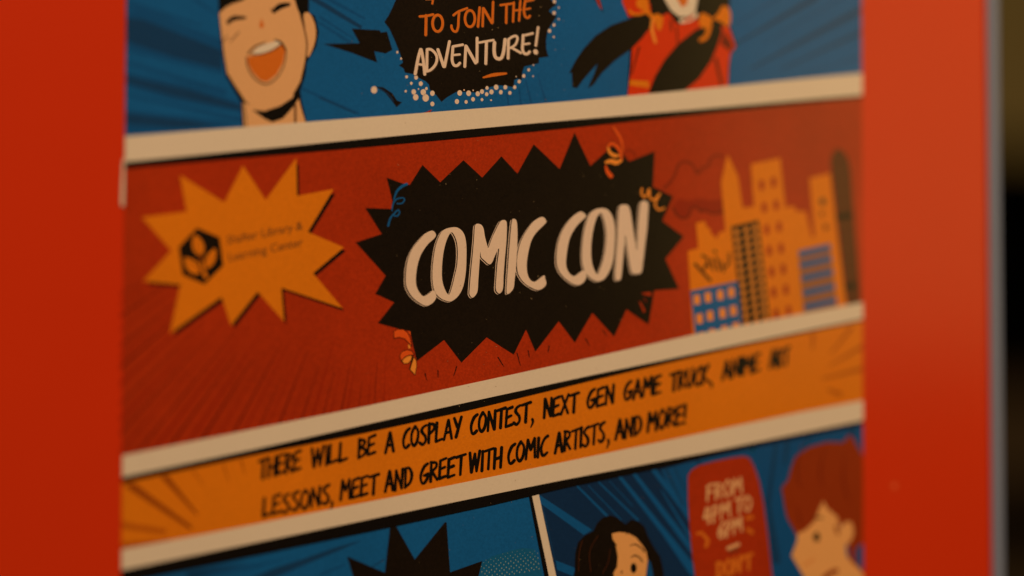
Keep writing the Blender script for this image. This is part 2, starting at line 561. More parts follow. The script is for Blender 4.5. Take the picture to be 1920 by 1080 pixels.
brush_word('word', [([(690, 248), (790, 240), (890, 218)], 36), ([(785, 235), (780, 525)], 42), (ell(958, 350, 76, 124), 40)], v5, p_blue, 12, 'mouth', 8, 'dim', (.7, .9))
brush_word('word', [([(1195, 230), (1270, 175), (1400, 125)], 34), ([(1280, 170), (1270, 300), (1265, 400), (1240, 470), (1195, 465), (1168, 420), (1165, 385)], 36),
                    (ell(1442, 280, 74, 124), 38), ([(1588, 115), (1563, 400)], 38), ([(1640, 125), (1632, 395)], 36), ([(1648, 130), (1772, 345)], 42),
                    ([(1790, 30), (1780, 340)], 36)], v5, p_blue, 12, 'mouth', 8, 'dim', (.7, .9))
brush_word('word', [([(460, 78), (635, 55)], 32), ([(550, 70), (545, 345)], 36), ([(660, 40), (648, 325)], 34), ([(758, 15), (738, 310)], 34),
                    ([(650, 160), (770, 148)], 30), ([(832, 10), (812, 150), (830, 245), (870, 268), (900, 240)], 36), ([(830, 22), (955, 0)], 28),
                    ([(830, 142), (905, 128)], 28)], v6, p_blue, 12, 'mouth', 8, 'dim', (.7, .9))
brush_word('word', [([(885, -120), (885, 0), (878, 55)], 30), ([(780, -8), (880, -12)], 26)], v5, p_blue, 12, 'mouth', 8, 'dim', (.7, .9))
E9 = lambda pts: [((x - 400) * 2, y * 2) for x, y in pts]
brush_word('word', [([(702, 745), (665, 880), (622, 1110)], 46), ([(712, 745), (742, 900), (765, 1115)], 44), ([(650, 962), (745, 975)], 34),
                    ([(800, 745), (795, 1070)], 42), ([(800, 742), (860, 745), (925, 805), (948, 880), (925, 970), (860, 1045), (800, 1070)], 40),
                    ([(962, 745), (1050, 1000)], 46), ([(1135, 625), (1062, 1000)], 44),
                    ([(1190, 698), (1335, 672)], 38), ([(1188, 700), (1180, 800), (1175, 900), (1200, 975), (1250, 985), (1290, 948)], 42), ([(1190, 828), (1290, 818)], 32),
                    ([(1380, 690), (1365, 1000)], 42), ([(1385, 695), (1528, 945)], 46), ([(1550, 572), (1548, 930)], 42),
                    ([(1580, 640), (1795, 602)], 34), ([(1690, 630), (1680, 955)], 44),
                    ([(1810, 640), (1805, 760), (1820, 850), (1870, 885), (1920, 860), (1950, 760), (1970, 595)], 50),
                    ([(2020, 600), (2015, 875)], 42), ([(2020, 592), (2090, 548), (2140, 545), (2155, 590), (2120, 675), (2050, 720)], 36), ([(2060, 712), (2205, 795)], 36),
                    ([(2235, 538), (2385, 502)], 34), ([(2240, 530), (2235, 640), (2230, 740), (2260, 805), (2310, 805), (2335, 778)], 42), ([(2240, 668), (2335, 654)], 30),
                    ([(2465, 412), (2430, 685)], 36), ([(2424, 772), (2432, 788)], 66)], v5, p_blue, 12, 'letter', 8, 'dim', (1.0, 1.1))
a = Art('dash', p_blue, 12)
a.st('mouth', zB((1222, 582), (1300, 562), (1392, 552)), [3, 6.5, 4])
a.build()
Art('red_streak', p_blue, 5).poly('red', zB((760, 850), (800, 838), (840, 820), (825, 842))).build()

# ---- girl with pigtails
a = Art('cartoon_girl', p_blue, 5, 'smiling girl in scarlet jacket with two dark pigtails')
a.poly('line', zC((490, -60), (545, 135), (700, 130), (560, 380), (540, 705), (1300, 660), (1315, 410), (1362, 350), (1310, 190), (1310, -60)))
a.poly('scarlet', zC((503, -60), (505, 20), (552, 128), (720, 100), (700, -60)))
a.poly('scarlet', zC((580, 340), (700, 230), (740, 150), (850, 95), (890, 150), (930, 185), (1080, 140), (1100, 220), (1240, 200), (1302, 200),
                     (1352, 350), (1315, 400), (1300, 500), (1295, 680), (960, 700), (545, 720), (572, 500), (576, 400)))
a.poly('orange', zC((555, 640), (562, 600), (700, 610), (708, 660)))
a.poly('red_shade', zC((1262, 230), (1330, 330), (1315, 390), (1240, 330)), up=False)
a.poly('red_shade', zC((1190, 440), (1215, 430), (1260, 640), (1240, 650)), up=False)
a.poly('red_shade', zC((620, 350), (640, 350), (580, 560), (570, 560)), up=False)
a.poly('red_shade', zC((905, 200), (918, 190), (925, 320), (912, 330)), up=False)
a.poly('red_shade', zC((860, 150), (880, 150), (878, 230), (866, 240)))
a.poly('black', zC((690, 108), (560, 140), (420, 190), (300, 270), (210, 370), (150, 460), (105, 550), (125, 545), (130, 655), (165, 662), (210, 600),
                   (318, 478), (290, 560), (245, 662), (285, 640), (350, 550), (450, 455), (570, 370), (660, 280), (718, 190)))
a.poly('black', zC((1240, 165), (1180, 180), (1060, 220), (920, 330), (820, 450), (750, 570), (700, 700), (960, 690), (1080, 590), (1170, 460), (1220, 340), (1252, 240)))
a.poly('black', zC((700, -60), (840, -60), (885, 90), (800, 105), (740, 90), (705, 20)))
a.poly('black', zC((1060, -60), (1315, -60), (1310, 20), (1290, 50), (1200, 118), (1090, 95)))
a.poly('line', zC((878, 100), (940, 150), (930, 185), (895, 165)))
a.poly('cream', zC((812, -60), (822, 0), (870, 80), (930, 128), (1000, 125), (1050, 90), (1068, 0), (1068, -60)))
a.poly('mouth', zC((905, -60), (918, 0), (945, 50), (965, 52), (990, 30), (1005, -60)))
a.poly('cream', zC((928, 150), (1000, 130), (1060, 90), (1072, 125), (1010, 165), (940, 178)))
a.st('scarlet', zC((960, 155), (1005, 142), (1040, 112)), [2, 5, 2])
a.poly('orange', v4((380, 40), (430, -60), (540, -60), (560, 140), (520, 170), (450, 130), (390, 90)), up=False)
a.poly('orange', v4((600, 210), (690, 190), (760, 240), (750, 320), (725, 420), (680, 420), (650, 340)), up=False)
a.poly('orange', v4((1255, 210), (1310, 178), (1400, 225), (1450, 262), (1400, 350), (1320, 400), (1258, 350)))
a.poly('orange', v4((1445, 262), (1520, 180), (1570, 85), (1650, 90), (1690, 180), (1692, 300), (1640, 390), (1600, 335), (1520, 290)))
a.st('orange', v4((290, 150), (345, 195), (425, 200), (520, 165)), 5)
a.st('orange', v4((540, 160), (590, 225)), 7)
a.st('orange_l', v4((612, 260), (600, 400), (650, 590)), [5, 6, 5])
a.st('orange', v4((1400, 335), (1370, 470), (1325, 535), (1275, 555)), [9, 8, 8, 7])
a.build()
a = Art('red_streak', p_blue, 5)
a.poly('line', zC((275, -40), (325, -40), (365, 100), (335, 60)))
a.poly('red', zC((290, -40), (322, -40), (352, 78), (330, 48)))
a.build()

# ---- red panel
a = Art('speed_line', p_red, 2)
RED = [(226, 316), (1617, 182), (1617, 566), (226, 860)]
a.box = RED
ox, oy = 735, 255
rr = random.Random(3)
ang = 186.0
k = 0
for i in range(34):
    t = math.radians(92 + i * 1.75 + rr.uniform(-.4, .4))
    r0 = 395 + rr.uniform(-30, 60) + i * 3
    c, s = math.cos(t), math.sin(t)
    m = 'red_shade' if i % 2 == 1 else 'red_faint'
    w1 = rr.uniform(2.5, 7)
    a.st(m, [(ox + c * r0, oy + s * r0), (ox + c * 900, oy + s * 900)], [0.8, w1 * 1.6], up=False)
    a.z = 2 + (i % 2)
a.z = 5
for s, e in (((625, 560), (638, 612)), ((722, 540), (722, 590)), ((862, 510), (840, 580)), ((1172, 440), (1215, 508)), ((1315, 410), (1340, 500)),
             ((1398, 390), (1408, 440)), ((1555, 355), (1548, 405)), ((1828, 300), (1860, 355)), ((1960, 240), (1985, 280))):
    a.st('line', zM(s, e), [2.2, 1.2], up=False)
a.build_each()

star = zE((1020, 203), (1190, 460), (1420, 145), (1425, 430), (1700, 378), (1505, 700), (1777, 815), (1545, 1010)) + \
    zI((1768, 392), (1308, 238), (1328, 492), (1130, 268), (930, 522), (860, 308), (472, 582), (550, 215), (272, 190)) + \
    zE((482, 840), (262, 590), (597, 547), (548, 275), (880, 478))
cx, cy = 455, 458
a = Art('yellow_starburst', p_red, 6, 'orange starburst with black drop shadow')
a.poly('line', [(cx + (x - cx) * .985 + 6, cy + (y - cy) * .985 + 7) for x, y in star])
a.poly('orange', star)
a.build()


def leaf(*pts):
    mx, my = sum(p[0] for p in pts) / len(pts), sum(p[1] for p in pts) / len(pts)
    return vh(*[(mx + (x - mx) * .76, my + (y - my) * .80) for x, y in pts])


a = Art('hexagon_logo', p_red, 9, 'dark hexagon emblem with three leaves')
a.poly('black', vh((440, 240), (710, 355), (755, 690), (530, 915), (265, 800), (222, 470)))


def petal(bx, by, tx, ty, wd):
    dx, dy = tx - bx, ty - by
    L_ = math.hypot(dx, dy)
    nx, ny = -dy / L_, dx / L_
    prof = ((0, 0), (.12, .30), (.3, .47), (.5, .5), (.7, .40), (.87, .2), (1, 0))
    return vh(*([(bx + dx * t + nx * wd * w_, by + dy * t + ny * wd * w_) for t, w_ in prof] +
                [(bx + dx * t - nx * wd * w_, by + dy * t - ny * wd * w_) for t, w_ in prof[-2:0:-1]]))


a.poly('orange', petal(488, 575, 412, 315, 140), up=False)
a.poly('orange', petal(548, 725, 662, 480, 112), up=False)
a.poly('orange', petal(468, 790, 285, 592, 140))
a.st('orange', vh((480, 600), (505, 710), (545, 825)), [3, 5, 7.5])
a.st('orange_b', vh((420, 400), (450, 500), (480, 590)), 1.6, up=False)
a.st('orange_b', vh((615, 560), (570, 650), (520, 720)), 1.6, up=False)
a.st('orange_b', vh((340, 640), (420, 690), (480, 760)), 1.6)
a.st('orange_b', vh((475, 590), (500, 640)), 3)
a.build()


def font_line(name, txt, x0, y0, x1, y1, size, parent, layer, m):
    c = bpy.data.curves.new(name, 'FONT')
    c.body = txt
    c.size = 1
    c.resolution_u = 2
    c.offset = 0.006
    o = bpy.data.objects.new(name, c)
    COL.objects.link(o)
    bpy.context.view_layer.update()
    me = bpy.data.meshes.new_from_object(o.evaluated_get(bpy.context.evaluated_depsgraph_get()))
    COL.objects.unlink(o)
    bpy.data.objects.remove(o)
    wd = max(v.co.x for v in me.vertices)
    vs = [(x0 + (x1 - x0) * v.co.x / wd, y0 + (y1 - y0) * v.co.x / wd - v.co.y * size) for v in me.vertices]
    fs = [tuple(p.vertices) for p in me.polygons]
    a = Art(name, parent, layer)
    a._add(m, vs, fs)
    # serif feet keep the small lettering close to the printed serif face
    a.build()


font_line('lettering', 'Shafter Library &', 424, 458.5, 567, 430, 23, p_red, 10, 'brown')
font_line('lettering', 'Learning Center', 427, 490.5, 567, 461, 23, p_red, 10, 'brown')

# black burst
burst = zF((450, 550), (600, 605), (680, 625), (808, 423), (985, 597), (1218, 376), (1405, 550), (1597, 336), (1757, 510)) + \
    zG((213, 216), (472, 462), (622, 96), (780, 432), (945, 282), (1010, 232), (1100, 300), (1165, 388), (1425, 286), (1405, 640), (1607, 738)) + \
    zK((1500, -30), (1717, 125), (1530, 350), (1668, 650), (1420, 665), (1362, 1008), (1140, 855)) + \
    [(1150.6, 631.6), (1110, 586.5), (1077, 642.5), (1047, 602.5), (1003, 659.5), (985.7, 618), (962.5, 665), (911.7, 632.5), (864.5, 680), (832, 637.5),
     (781, 677), (772, 640), (768, 621), (741, 615), (707.5, 606), (738.4, 567), (702.8, 551), (722.5, 517), (666, 454.7), (715, 438.7), (684, 390), (733, 392), (735, 376)]
Art('black_starburst', p_red, 6, 'black jagged starburst behind COMIC CON').poly('black', burst).build()
a = Art('burst_tick', p_red, 8)
a.poly('red', zK((1285, 690), (1385, 680), (1390, 720), (1330, 712)), up=False)
a.poly('red', zK((1262, 765), (1290, 790), (1332, 870), (1310, 888)), up=False)
a.st('red_shade', zK((1315, 745), (1338, 775)), 3, up=False)
a.build_each()

C1 = zJ((905, 68), (943, 103), (928, 142), (860, 205), (800, 290), (765, 380), (745, 480), (740, 580), (755, 650), (790, 705), (825, 722), (870, 695), (915, 662), (945, 700), (940, 750), (905, 795), (855, 818), (800, 800), (720, 745), (665, 670), (640, 590), (645, 450), (668, 340), (712, 245), (770, 165), (840, 95))
O1 = zJ((1120, 32), (1180, 50), (1225, 105), (1245, 200), (1248, 330), (1240, 480), (1215, 620), (1170, 710), (1115, 765), (1070, 775), (1000, 748), (950, 705), (920, 640), (908, 520), (915, 380), (935, 240), (970, 130), (1020, 60))
O1h = zJ((1105, 85), (1145, 160), (1160, 260), (1155, 400), (1130, 520), (1100, 640), (1070, 708), (1030, 650), (1005, 560), (1002, 440), (1015, 300), (1040, 190), (1070, 115))
Mm = zJ((1335, 12), (1385, 2), (1415, 40), (1430, 120), (1450, 200), (1465, 238), (1500, 150), (1540, 60), (1580, -20), (1610, -38), (1645, -28), (1652, 20), (1645, 180), (1630, 350), (1620, 520), (1612, 650), (1580, 695), (1548, 675), (1540, 635), (1545, 560), (1555, 400), (1572, 245), (1530, 320), (1505, 380), (1475, 405), (1432, 370), (1395, 330), (1388, 280), (1375, 420), (1365, 560), (1355, 680), (1312, 735), (1282, 710), (1278, 660), (1295, 450), (1310, 300), (1325, 130))
Ii = zJ((1700, -20), (1718, -50), (1748, -32), (1757, 40), (1755, 200), (1745, 400), (1730, 560), (1715, 650), (1655, 700), (1652, 600), (1665, 400), (1678, 200))
C2 = zK((300, -72), (338, -27), (318, 5), (240, 85), (190, 170), (160, 280), (145, 400), (150, 500), (180, 560), (222, 580), (270, 550), (318, 512), (328, 550), (338, 600), (310, 640), (260, 662), (200, 642), (125, 592), (72, 525), (48, 460), (46, 360), (62, 250), (96, 150), (155, 50), (222, -30))
C3 = zK((690, -125), (735, -80), (700, -40), (640, 25), (580, 130), (550, 250), (537, 380), (545, 450), (580, 505), (620, 522), (670, 490), (712, 462), (738, 500), (728, 560), (690, 603), (640, 612), (575, 582), (508, 522), (460, 455), (440, 380), (445, 270), (468, 150), (515, 40), (582, -50), (640, -100))
O2 = zK((900, -158), (960, -135), (1005, -60), (1025, 50), (1022, 200), (1005, 360), (975, 460), (920, 545), (870, 574), (820, 566), (765, 525), (725, 475), (702, 400), (698, 280), (710, 130), (735, 0), (772, -100), (830, -145))
O2h = zK((890, -108), (920, -30), (938, 80), (935, 200), (915, 330), (880, 440), (848, 503), (810, 440), (790, 350), (787, 230), (800, 100), (830, -30), (860, -90))
Nn = zK((1065, -150), (1110, -192), (1160, -180), (1185, -100), (1205, 50), (1225, 180), (1243, 268), (1252, 150), (1258, 0), (1268, -130), (1283, -215), (1325, -232), (1358, -205), (1355, -100), (1345, 50), (1325, 230), (1305, 400), (1285, 488), (1230, 500), (1190, 478), (1165, 350), (1145, 220), (1130, 110), (1120, 200), (1105, 350), (1088, 535), (1055, 565), (1027, 540), (1034, 400), (1048, 150))


def jig(pts, amp):
    r2 = random.Random(len(pts))
    return [(x + r2.uniform(-amp, amp), y + r2.uniform(-amp, amp)) for x, y in pts]


for outer, hole in ((C1, None), (O1, O1h), (Mm, None), (Ii, None), (C2, None), (C3, None), (O2, O2h), (Nn, None)):
    a = Art('letter', p_red, 9)
    sh = lambda q, dx, dy: [(x + dx, y + dy) for x, y in q] if q else None
    a.poly('letter', sh(outer, -3.1, 1.6), sm=True, hole=sh(hole, -3.1, 1.6))
    a.poly('line', sh(outer, -1.9, 1.1), sm=True, hole=sh(hole, -1.9, 1.1))
    a.poly('letter', jig(outer, .35), sm=True, hole=hole)
    a.build()

# streamers
a = Art('streamer', p_red, 13, 'orange paper streamer at lower left of the black starburst')
A1 = zZ((1068, 370), (1110, 348), (1175, 350), (1222, 390), (1248, 450), (1262, 530), (1238, 498), (1190, 448), (1125, 430), (1072, 442))
B1 = zZ((1135, 640), (1160, 598), (1215, 580), (1265, 592), (1292, 632), (1235, 638), (1180, 668), (1155, 705))
B2 = zZ((1160, 700), (1180, 665), (1225, 642), (1268, 645), (1258, 690), (1225, 725), (1182, 728))
B3 = zZ((1292, 660), (1315, 700), (1320, 760), (1303, 852), (1252, 795), (1272, 730))
for q_ in (A1, B1, B2, B3):
    a.strokes('line', stroke(q_ + q_[:1], 2.6, sm=False), up=False)
    a.z += .25
a.z += 1
a.poly('vermilion', A1, up=False)
a.poly('vermilion', B1, up=False)
a.poly('orange_l', B2, up=False)
a.poly('orange_l', B3, up=False)
a.poly('orange_l', zZ((1226, 512), (1250, 528), (1250, 562), (1230, 560)))
a.strokes('line', stroke(zZ((1155, 705), (1180, 668), (1235, 640), (1292, 636)), 1.8, True))
a.strokes('line', stroke(zZ((1275, 655), (1262, 730), (1245, 790)), 2.4, True), up=False)
a.poly('vermilion', zZ((1226, 362), (1252, 368), (1256, 410), (1238, 392)), up=False)
a.build()
a = Art('streamer', p_red, 13, 'curled orange streamer at upper right of the black starburst')
S1 = zG((1008, 45), (1050, 105), (1090, 185), (1108, 285)), [4, 5.5, 5, 3]
S2 = zG((958, 235), (990, 208), (1040, 235), (1078, 290), (1090, 350), (1085, 385)), [5, 6, 6.5, 6, 5, 4]
S3 = zG((955, 250), (975, 300), (1020, 330), (1062, 330)), [4, 6, 7, 4]
S4 = zG((935, 398), (985, 385), (1035, 400), (1085, 380)), [5, 8, 9, 5]
S5 = zG((932, 435), (950, 490), (985, 535)), [3, 7, 8]
for s_ in (S1, S2, S3, S4, S5):
    a.strokes('line' if s_ is not S1 else 'red_shade', stroke(s_[0], [w_ + 2 for w_ in s_[1]]), up=False)
    a.z += .2
a.z += 1
for s_, m_ in ((S1, 'vermilion'), (S3, 'orange_l'), (S2, 'vermilion'), (S4, 'orange_l'), (S5, 'vermilion')):
    a.strokes(m_, stroke(*s_))
a.strokes('red_shade', stroke(zG((1130, 290), (1170, 275), (1212, 300), (1226, 345)), 2))
a.build()
a = Art('streamer', p_red, 13, 'orange zigzag squiggle above the last letter')
a.st('orange_l', zG((1295, 660), (1290, 710), (1320, 745), (1350, 710), (1368, 665), (1372, 740), (1400, 772), (1435, 755), (1472, 712), (1432, 790), (1430, 835), (1465, 872), (1515, 855)), 3.6)
a.build()
a = Art('streamer', p_red, 13, 'blue curl on the left of the black starburst')
BL_ = 'blue'
a.st(BL_, zF((650, 615), (600, 640), (550, 690), (522, 770)), [5, 5, 4, 2.4])
a.st(BL_, zF((515, 800), (550, 765), (610, 752), (628, 775), (600, 808), (555, 810)), 2.4)
a.st(BL_, zF((545, 765), (512, 820), (503, 880)), 2.2)
a.st(BL_, zF((520, 925), (535, 895), (565, 875), (578, 895), (560, 930), (530, 935)), 2.6)
a.st(BL_, zF((545, 890), (490, 950), (465, 1030)), [2.5, 3.2, 4])
a.build()

# cloud outlines
a = Art('cloud_outline', p_red, 3)
a.poly('red_faint', zH((200, 620), (240, 560), (330, 590), (420, 560), (520, 575), (640, 560), (640, 690), (560, 688), (500, 680), (460, 655), (430, 672), (390, 635), (350, 640), (320, 710), (270, 728), (220, 700)), sm=True)
a.st('red_shade', zH((110, 470), (180, 400), (215, 330), (235, 270), (290, 245), (350, 265), (390, 330), (410, 345), (430, 300), (485, 280), (510, 220), (560, 190), (620, 200)), 4.2)
a.st('red_shade', zH((190, 640), (220, 700), (270, 728), (320, 710), (350, 640), (390, 635), (430, 672), (460, 655), (500, 680), (560, 688), (620, 665)), 4.5)
a.st('red_faint', zH((210, 600), (330, 585), (400, 570), (470, 580), (560, 590)), 5)
a.build_each()

# skyline
a = Art('city_skyline', p_red, 6, 'orange, blue and black toy-like city buildings')
a.poly('tower', zH((1600, 125), (1560, 160), (1535, 230), (1545, 330)) + zL((1580, 640), (1585, 690), (1700, 690), (1700, 620)) + zH((1745, 800), (1712, 330), (1695, 230), (1655, 160)))
for k, hy in enumerate((330, 410, 500, 600, 700, 800, 900, 1000, 1100, 1200, 1300)):
    s_ = (hy - 330) * .045 + hy * .02
    th = 46 if k in (4, 10) else 10
    a.poly('black' if th > 20 else 'brown', zH((1552 + s_, hy), (1692 + s_, hy - 22), (1694 + s_, hy - 22 + th), (1554 + s_, hy + th)), up=False)
a.z += 1
a.poly('orange', zH((315, 1010), (405, 985), (385, 770), (460, 752), (478, 805), (505, 815), (515, 865), (540, 875), (560, 912), (585, 850), (637, 835),
                    (600, 420), (655, 182), (745, 370), (785, 638), (882, 628), (855, 265), (1105, 213), (1150, 638), (1220, 622), (1245, 668), (1325, 668),
                    (1378, 892), (1400, 885), (1358, 385), (1533, 343), (1620, 1079)) + [(1586, 572), (1586, 600), (1300, 655), (1293.6, 546)])
a.poly('blue', zL((245, 575), (650, 490), (690, 900), (290, 980)))
for x, y in ((300, 648), (395, 627), (500, 607), (595, 585), (322, 810), (413, 785), (520, 763), (612, 742), (342, 968), (432, 940), (537, 912), (635, 885)):
    a.poly('orange_l', zL((x - 28, y - 36), (x + 24, y - 44), (x + 30, y + 38), (x - 22, y + 46)), up=False)
a.poly('black', zL((595, 22), (828, -32), (925, 830), (695, 900)))
for r_ in range(13):
    for cxx in (.17, .52, .84):
        t_ = (r_ + .8) / 13.5
        lx, ly = 595 + 100 * t_, 22 + 878 * t_
        x, y = lx + 233 * cxx, ly - 56 * cxx + 6
        a.poly('orange_l', zL((x - 22, y - 13), (x + 19, y - 23), (x + 23, y + 13), (x - 18, y + 21)), up=False)
for x, y in ((854, -332), (957, -357), (877, -142), (979, -162), (899, 48), (1004, 23), (919, 228), (1021, 208), (940, 410), (1040, 385), (958, 585), (1062, 562), (980, 770), (1085, 742)):
    a.poly('red', zL((x - 22, y - 38), (x + 20, y - 44), (x + 25, y + 38), (x - 18, y + 44)), up=False)
a.poly('win_brown', zL((1165, 232), (1440, 168), (1505, 720), (1215, 780)), up=False)
a.z += 1
for y in (252, 352, 465, 590, 710):
    s_ = (y - 230) * .11
    a.poly('blue', zL((1170 + s_, y - 22), (1442 + s_, y - 82), (1447 + s_, y - 32), (1175 + s_, y + 30)), up=False)
a.disc('brown', *zH((1470, 585))[0], 6, 7)
a.disc('orange_b', *zH((1462, 690))[0], 4, 5)
a.disc('orange_b', *zH((1497, 805))[0], 5, 6)
for pts, w_ in (([(285, 345), (345, 410), (415, 485)], 5), ([(345, 410), (385, 340)], 4), ([(345, 268), (375, 285)], 4), ([(385, 290), (402, 370)], 4), ([(425, 300), (445, 392)], 4),
                ([(452, 232), (460, 240)], 5), ([(468, 285), (490, 400)], 4), ([(510, 320), (530, 410)], 3.5), ([(578, 250), (572, 340), (535, 372)], 4)):
    a.st('black', zL(*pts), w_)
a.build()

# ---- orange caption panel
a = Art('speed_line', p_or, 2, None, SHEET)
a.poly('orange_b', zX((930, 275), (1000, 262), (1440, 590), (1425, 612), (970, 310)), up=False)
a.poly('orange_b', zX((1200, 215), (1255, 205), (1485, 495), (1470, 502), (1235, 250)), up=False)
a.st('orange_f', zX((1445, 170), (1530, 285)), [4, 1.5])
a.st('orange_f', zX((1675, 130), (1720, 265)), [4, 1.5])
a.st('orange_f', zX((1808, 100), (1835, 200)), [5, 1.5])
a.poly('orange_f', zX((880, 548), (1250, 612), (1235, 648), (880, 598)), up=False)
a.poly('orange_f', zX((880, 712), (1290, 682), (1200, 730), (880, 790)), up=False)
a.z += 1
for s, e, w0, w1 in (((1850, 520), (1530, 600), 9, 4), ((1850, 345), (1580, 500), 9, 3), ((1740, 220), (1590, 410), 8, 3), ((1455, 270), (1450, 375), 7, 4),
                     ((1570, 685), (1660, 715), 5, 9)):
    a.st('orange_f', zN(s, e), [w0, w1])
a.build_each()

GL = {
    'A': (.50, [[(0, 0), (.24, 1)], [(.26, 1), (.50, 0)], [(.10, .34), (.42, .38)]]),
    'B': (.42, [[(.02, 0), (.04, 1)], 's', [(.04, .98), (.30, .88), (.32, .68), (.06, .52)], 's', [(.06, .52), (.38, .40), (.36, .14), (.02, 0)]]),
    'C': (.42, ['s', [(.42, .98), (.20, .84), (.04, .45), (.10, .08), (.24, .0), (.42, .12)]]),
    'D': (.48, [[(.06, 0), (.06, .98)], 's', [(0, .97), (.28, .95), (.46, .62), (.38, .22), (.04, 0)]]),
    'E': (.40, [[(.38, 1), (.03, .94), (.0, .02), (.40, .08)], [(.02, .50), (.33, .56)]]),
    'F': (.40, [[(.40, 1), (.03, .94), (.0, 0)], [(.02, .50), (.33, .56)]]),
    'G': (.48, ['s', [(.42, .98), (.20, .84), (.02, .42), (.10, .06), (.26, .02), (.42, .2), (.46, .45)], [(.24, .40), (.48, .45)]]),
    'H': (.46, [[(.02, 0), (.04, 1)], [(.42, 0), (.44, 1)], [(.03, .46), (.43, .52)]]),
    'I': (.06, [[(.03, 0), (.04, 1)]]),
    'J': (.40, [[(.1, 1), (.45, 1)], 's', [(.3, 1), (.3, .2), (.15, 0), (.0, .2)]]),
    'K': (.46, [[(.02, 0), (.04, 1)], [(.42, 1), (.06, .48), (.46, .02)]]),
    'L': (.40, [[(.02, 1), (.0, .02), (.40, .10)]]),
    'M': (.58, [[(.0, 0), (.08, 1), (.28, .45), (.50, 1), (.56, 0)]]),
    'N': (.48, [[(.02, 0), (.04, 1), (.44, .02), (.46, 1)]]),
    'O': (.46, ['s', [(.23, 1), (.04, .72), (.02, .28), (.20, 0), (.40, .22), (.44, .70), (.23, 1)]]),
    'P': (.38, [[(.04, 0), (.04, 1)], 's', [(.02, .98), (.32, .92), (.36, .68), (.06, .44)]]),
    'R': (.44, [[(.04, 0), (.04, 1)], 's', [(.02, .98), (.34, .90), (.34, .68), (.06, .48)], [(.10, .5), (.44, .02)]]),
    'S': (.40, ['s', [(.38, .98), (.16, .90), (.08, .70), (.32, .42), (.36, .16), (.18, 0), (.0, .12)]]),
    'T': (.46, [[(-.04, .94), (.52, 1.0)], [(.26, .97), (.24, 0)]]),
    'U': (.44, ['s', [(.02, 1), (.03, .25), (.20, 0), (.38, .22), (.42, 1)]]),
    'W': (.64, [[(.0, 1), (.14, 0), (.32, .90), (.46, 0), (.62, 1)]]),
    'X': (.48, [[(.02, 1), (.46, 0)], [(.46, 1), (.0, 0)]]),
    'Y': (.46, [[(.0, 1), (.22, .52)], [(.46, 1), (.16, 0)]]),
    '!': (.10, [[(.06, 1), (.05, .30)], [(.04, .03), (.05, .05)]]),
    "'": (.08, [[(.05, 1), (.03, .8)]]),
    '4': (.42, [[(.16, 1), (.0, .4), (.44, .46)], [(.32, .95), (.28, 0)]]),
    '6': (.40, ['s', [(.34, 1), (.08, .6), (.02, .25), (.18, 0), (.36, .18), (.30, .45), (.06, .35)]]),
}


def hand_word(txt, bl, br, h, wd, parent, layer, m, hx=0.0, gap=.13):
    rd = random.Random(hash(txt[0]) % 7 + len(txt))
    tot = sum(GL[c][0] for c in txt) + gap * (len(txt) - 1)
    x = 0
    a = Art('word', parent, layer)
    for i, ch in enumerate(txt):
        gw, strokes = GL[ch]
        polys = []
        sm = False
        dy = (((i * 7 + len(txt)) % 5) - 2) * .012
        for s in strokes:
            if s == 's':
                sm = True
                continue
            pts = []
            for gx, gy in s:
                t = (x + gx) / tot
                pts.append((bl[0] + (br[0] - bl[0]) * t + hx * gy, bl[1] + (br[1] - bl[1]) * t - h * (gy + dy)))
            n = len(pts)
            ws = [wd * (1.0 + .14 * math.sin(i * 2.1 + k * 1.7)) for k in range(n)]
            polys += stroke(pts, ws, sm)
            sm = False
        a.strokes(m, polys, up=False)
        a.z = layer + (i % 2 + 1) * .4
        x += gw + gap
    a.build()


for txt, bl, br, h in (('THERE', (485, 898), (562, 881), 36), ('WILL', (583, 877.5), (650, 862), 35.5), ('BE', (671, 859), (702, 851.5), 35), ('A', (722, 849), (737, 845.5), 36.5),
                       ('COSPLAY', (754, 841), (863, 818.5), 36), ('CONTEST', (881, 814.5), (991, 791), 35.5), ('NEXT', (1019, 784.5), (1081, 771), 35),
                       ('GEN', (1100, 766.5), (1149, 755.5), 34.5), ('GAME', (1169, 751.5), (1237, 737), 34), ('TRUCK', (1256, 733), (1327, 717.5), 33),
                       ('ANIME', (1354, 711), (1422, 696), 32.5), ('ART', (1443, 690.5), (1477, 683), 32),
                       ('LESSONS', (493, 969), (616, 944), 35), ('MEET', (638, 938.5), (706, 924.5), 36), ('AND', (721.5, 922.5), (771, 911.5), 37),
                       ('GREET', (787, 907), (869, 889), 36.5), ('WITH', (879, 887), (939, 875), 37), ('COMIC', (951, 869.5), (1025, 853), 36),
                       ('ARTISTS', (1040, 850), (1132, 828), 36.5), ('AND', (1153.5, 824.5), (1201, 814), 35.5), ('MORE!', (1213.5, 809), (1284, 794), 35)):
    hand_word(txt, bl, br, h, 5.7, p_or, 8, 'line', hx=1.5)
a = Art('comma', p_or, 8)
for p0, p1, p2 in (((997.5, 786), (998.5, 792), (994.5, 801)), ((1329, 716), (1334, 721), (1332, 727)), ((621.5, 941), (622.5, 947), (619, 954)), ((1139.6, 825), (1140.5, 831), (1137, 840))):
    a.st('line', [p0, p1, p2], [5.5, 4.6, 2.5], up=False)
a.build_each()

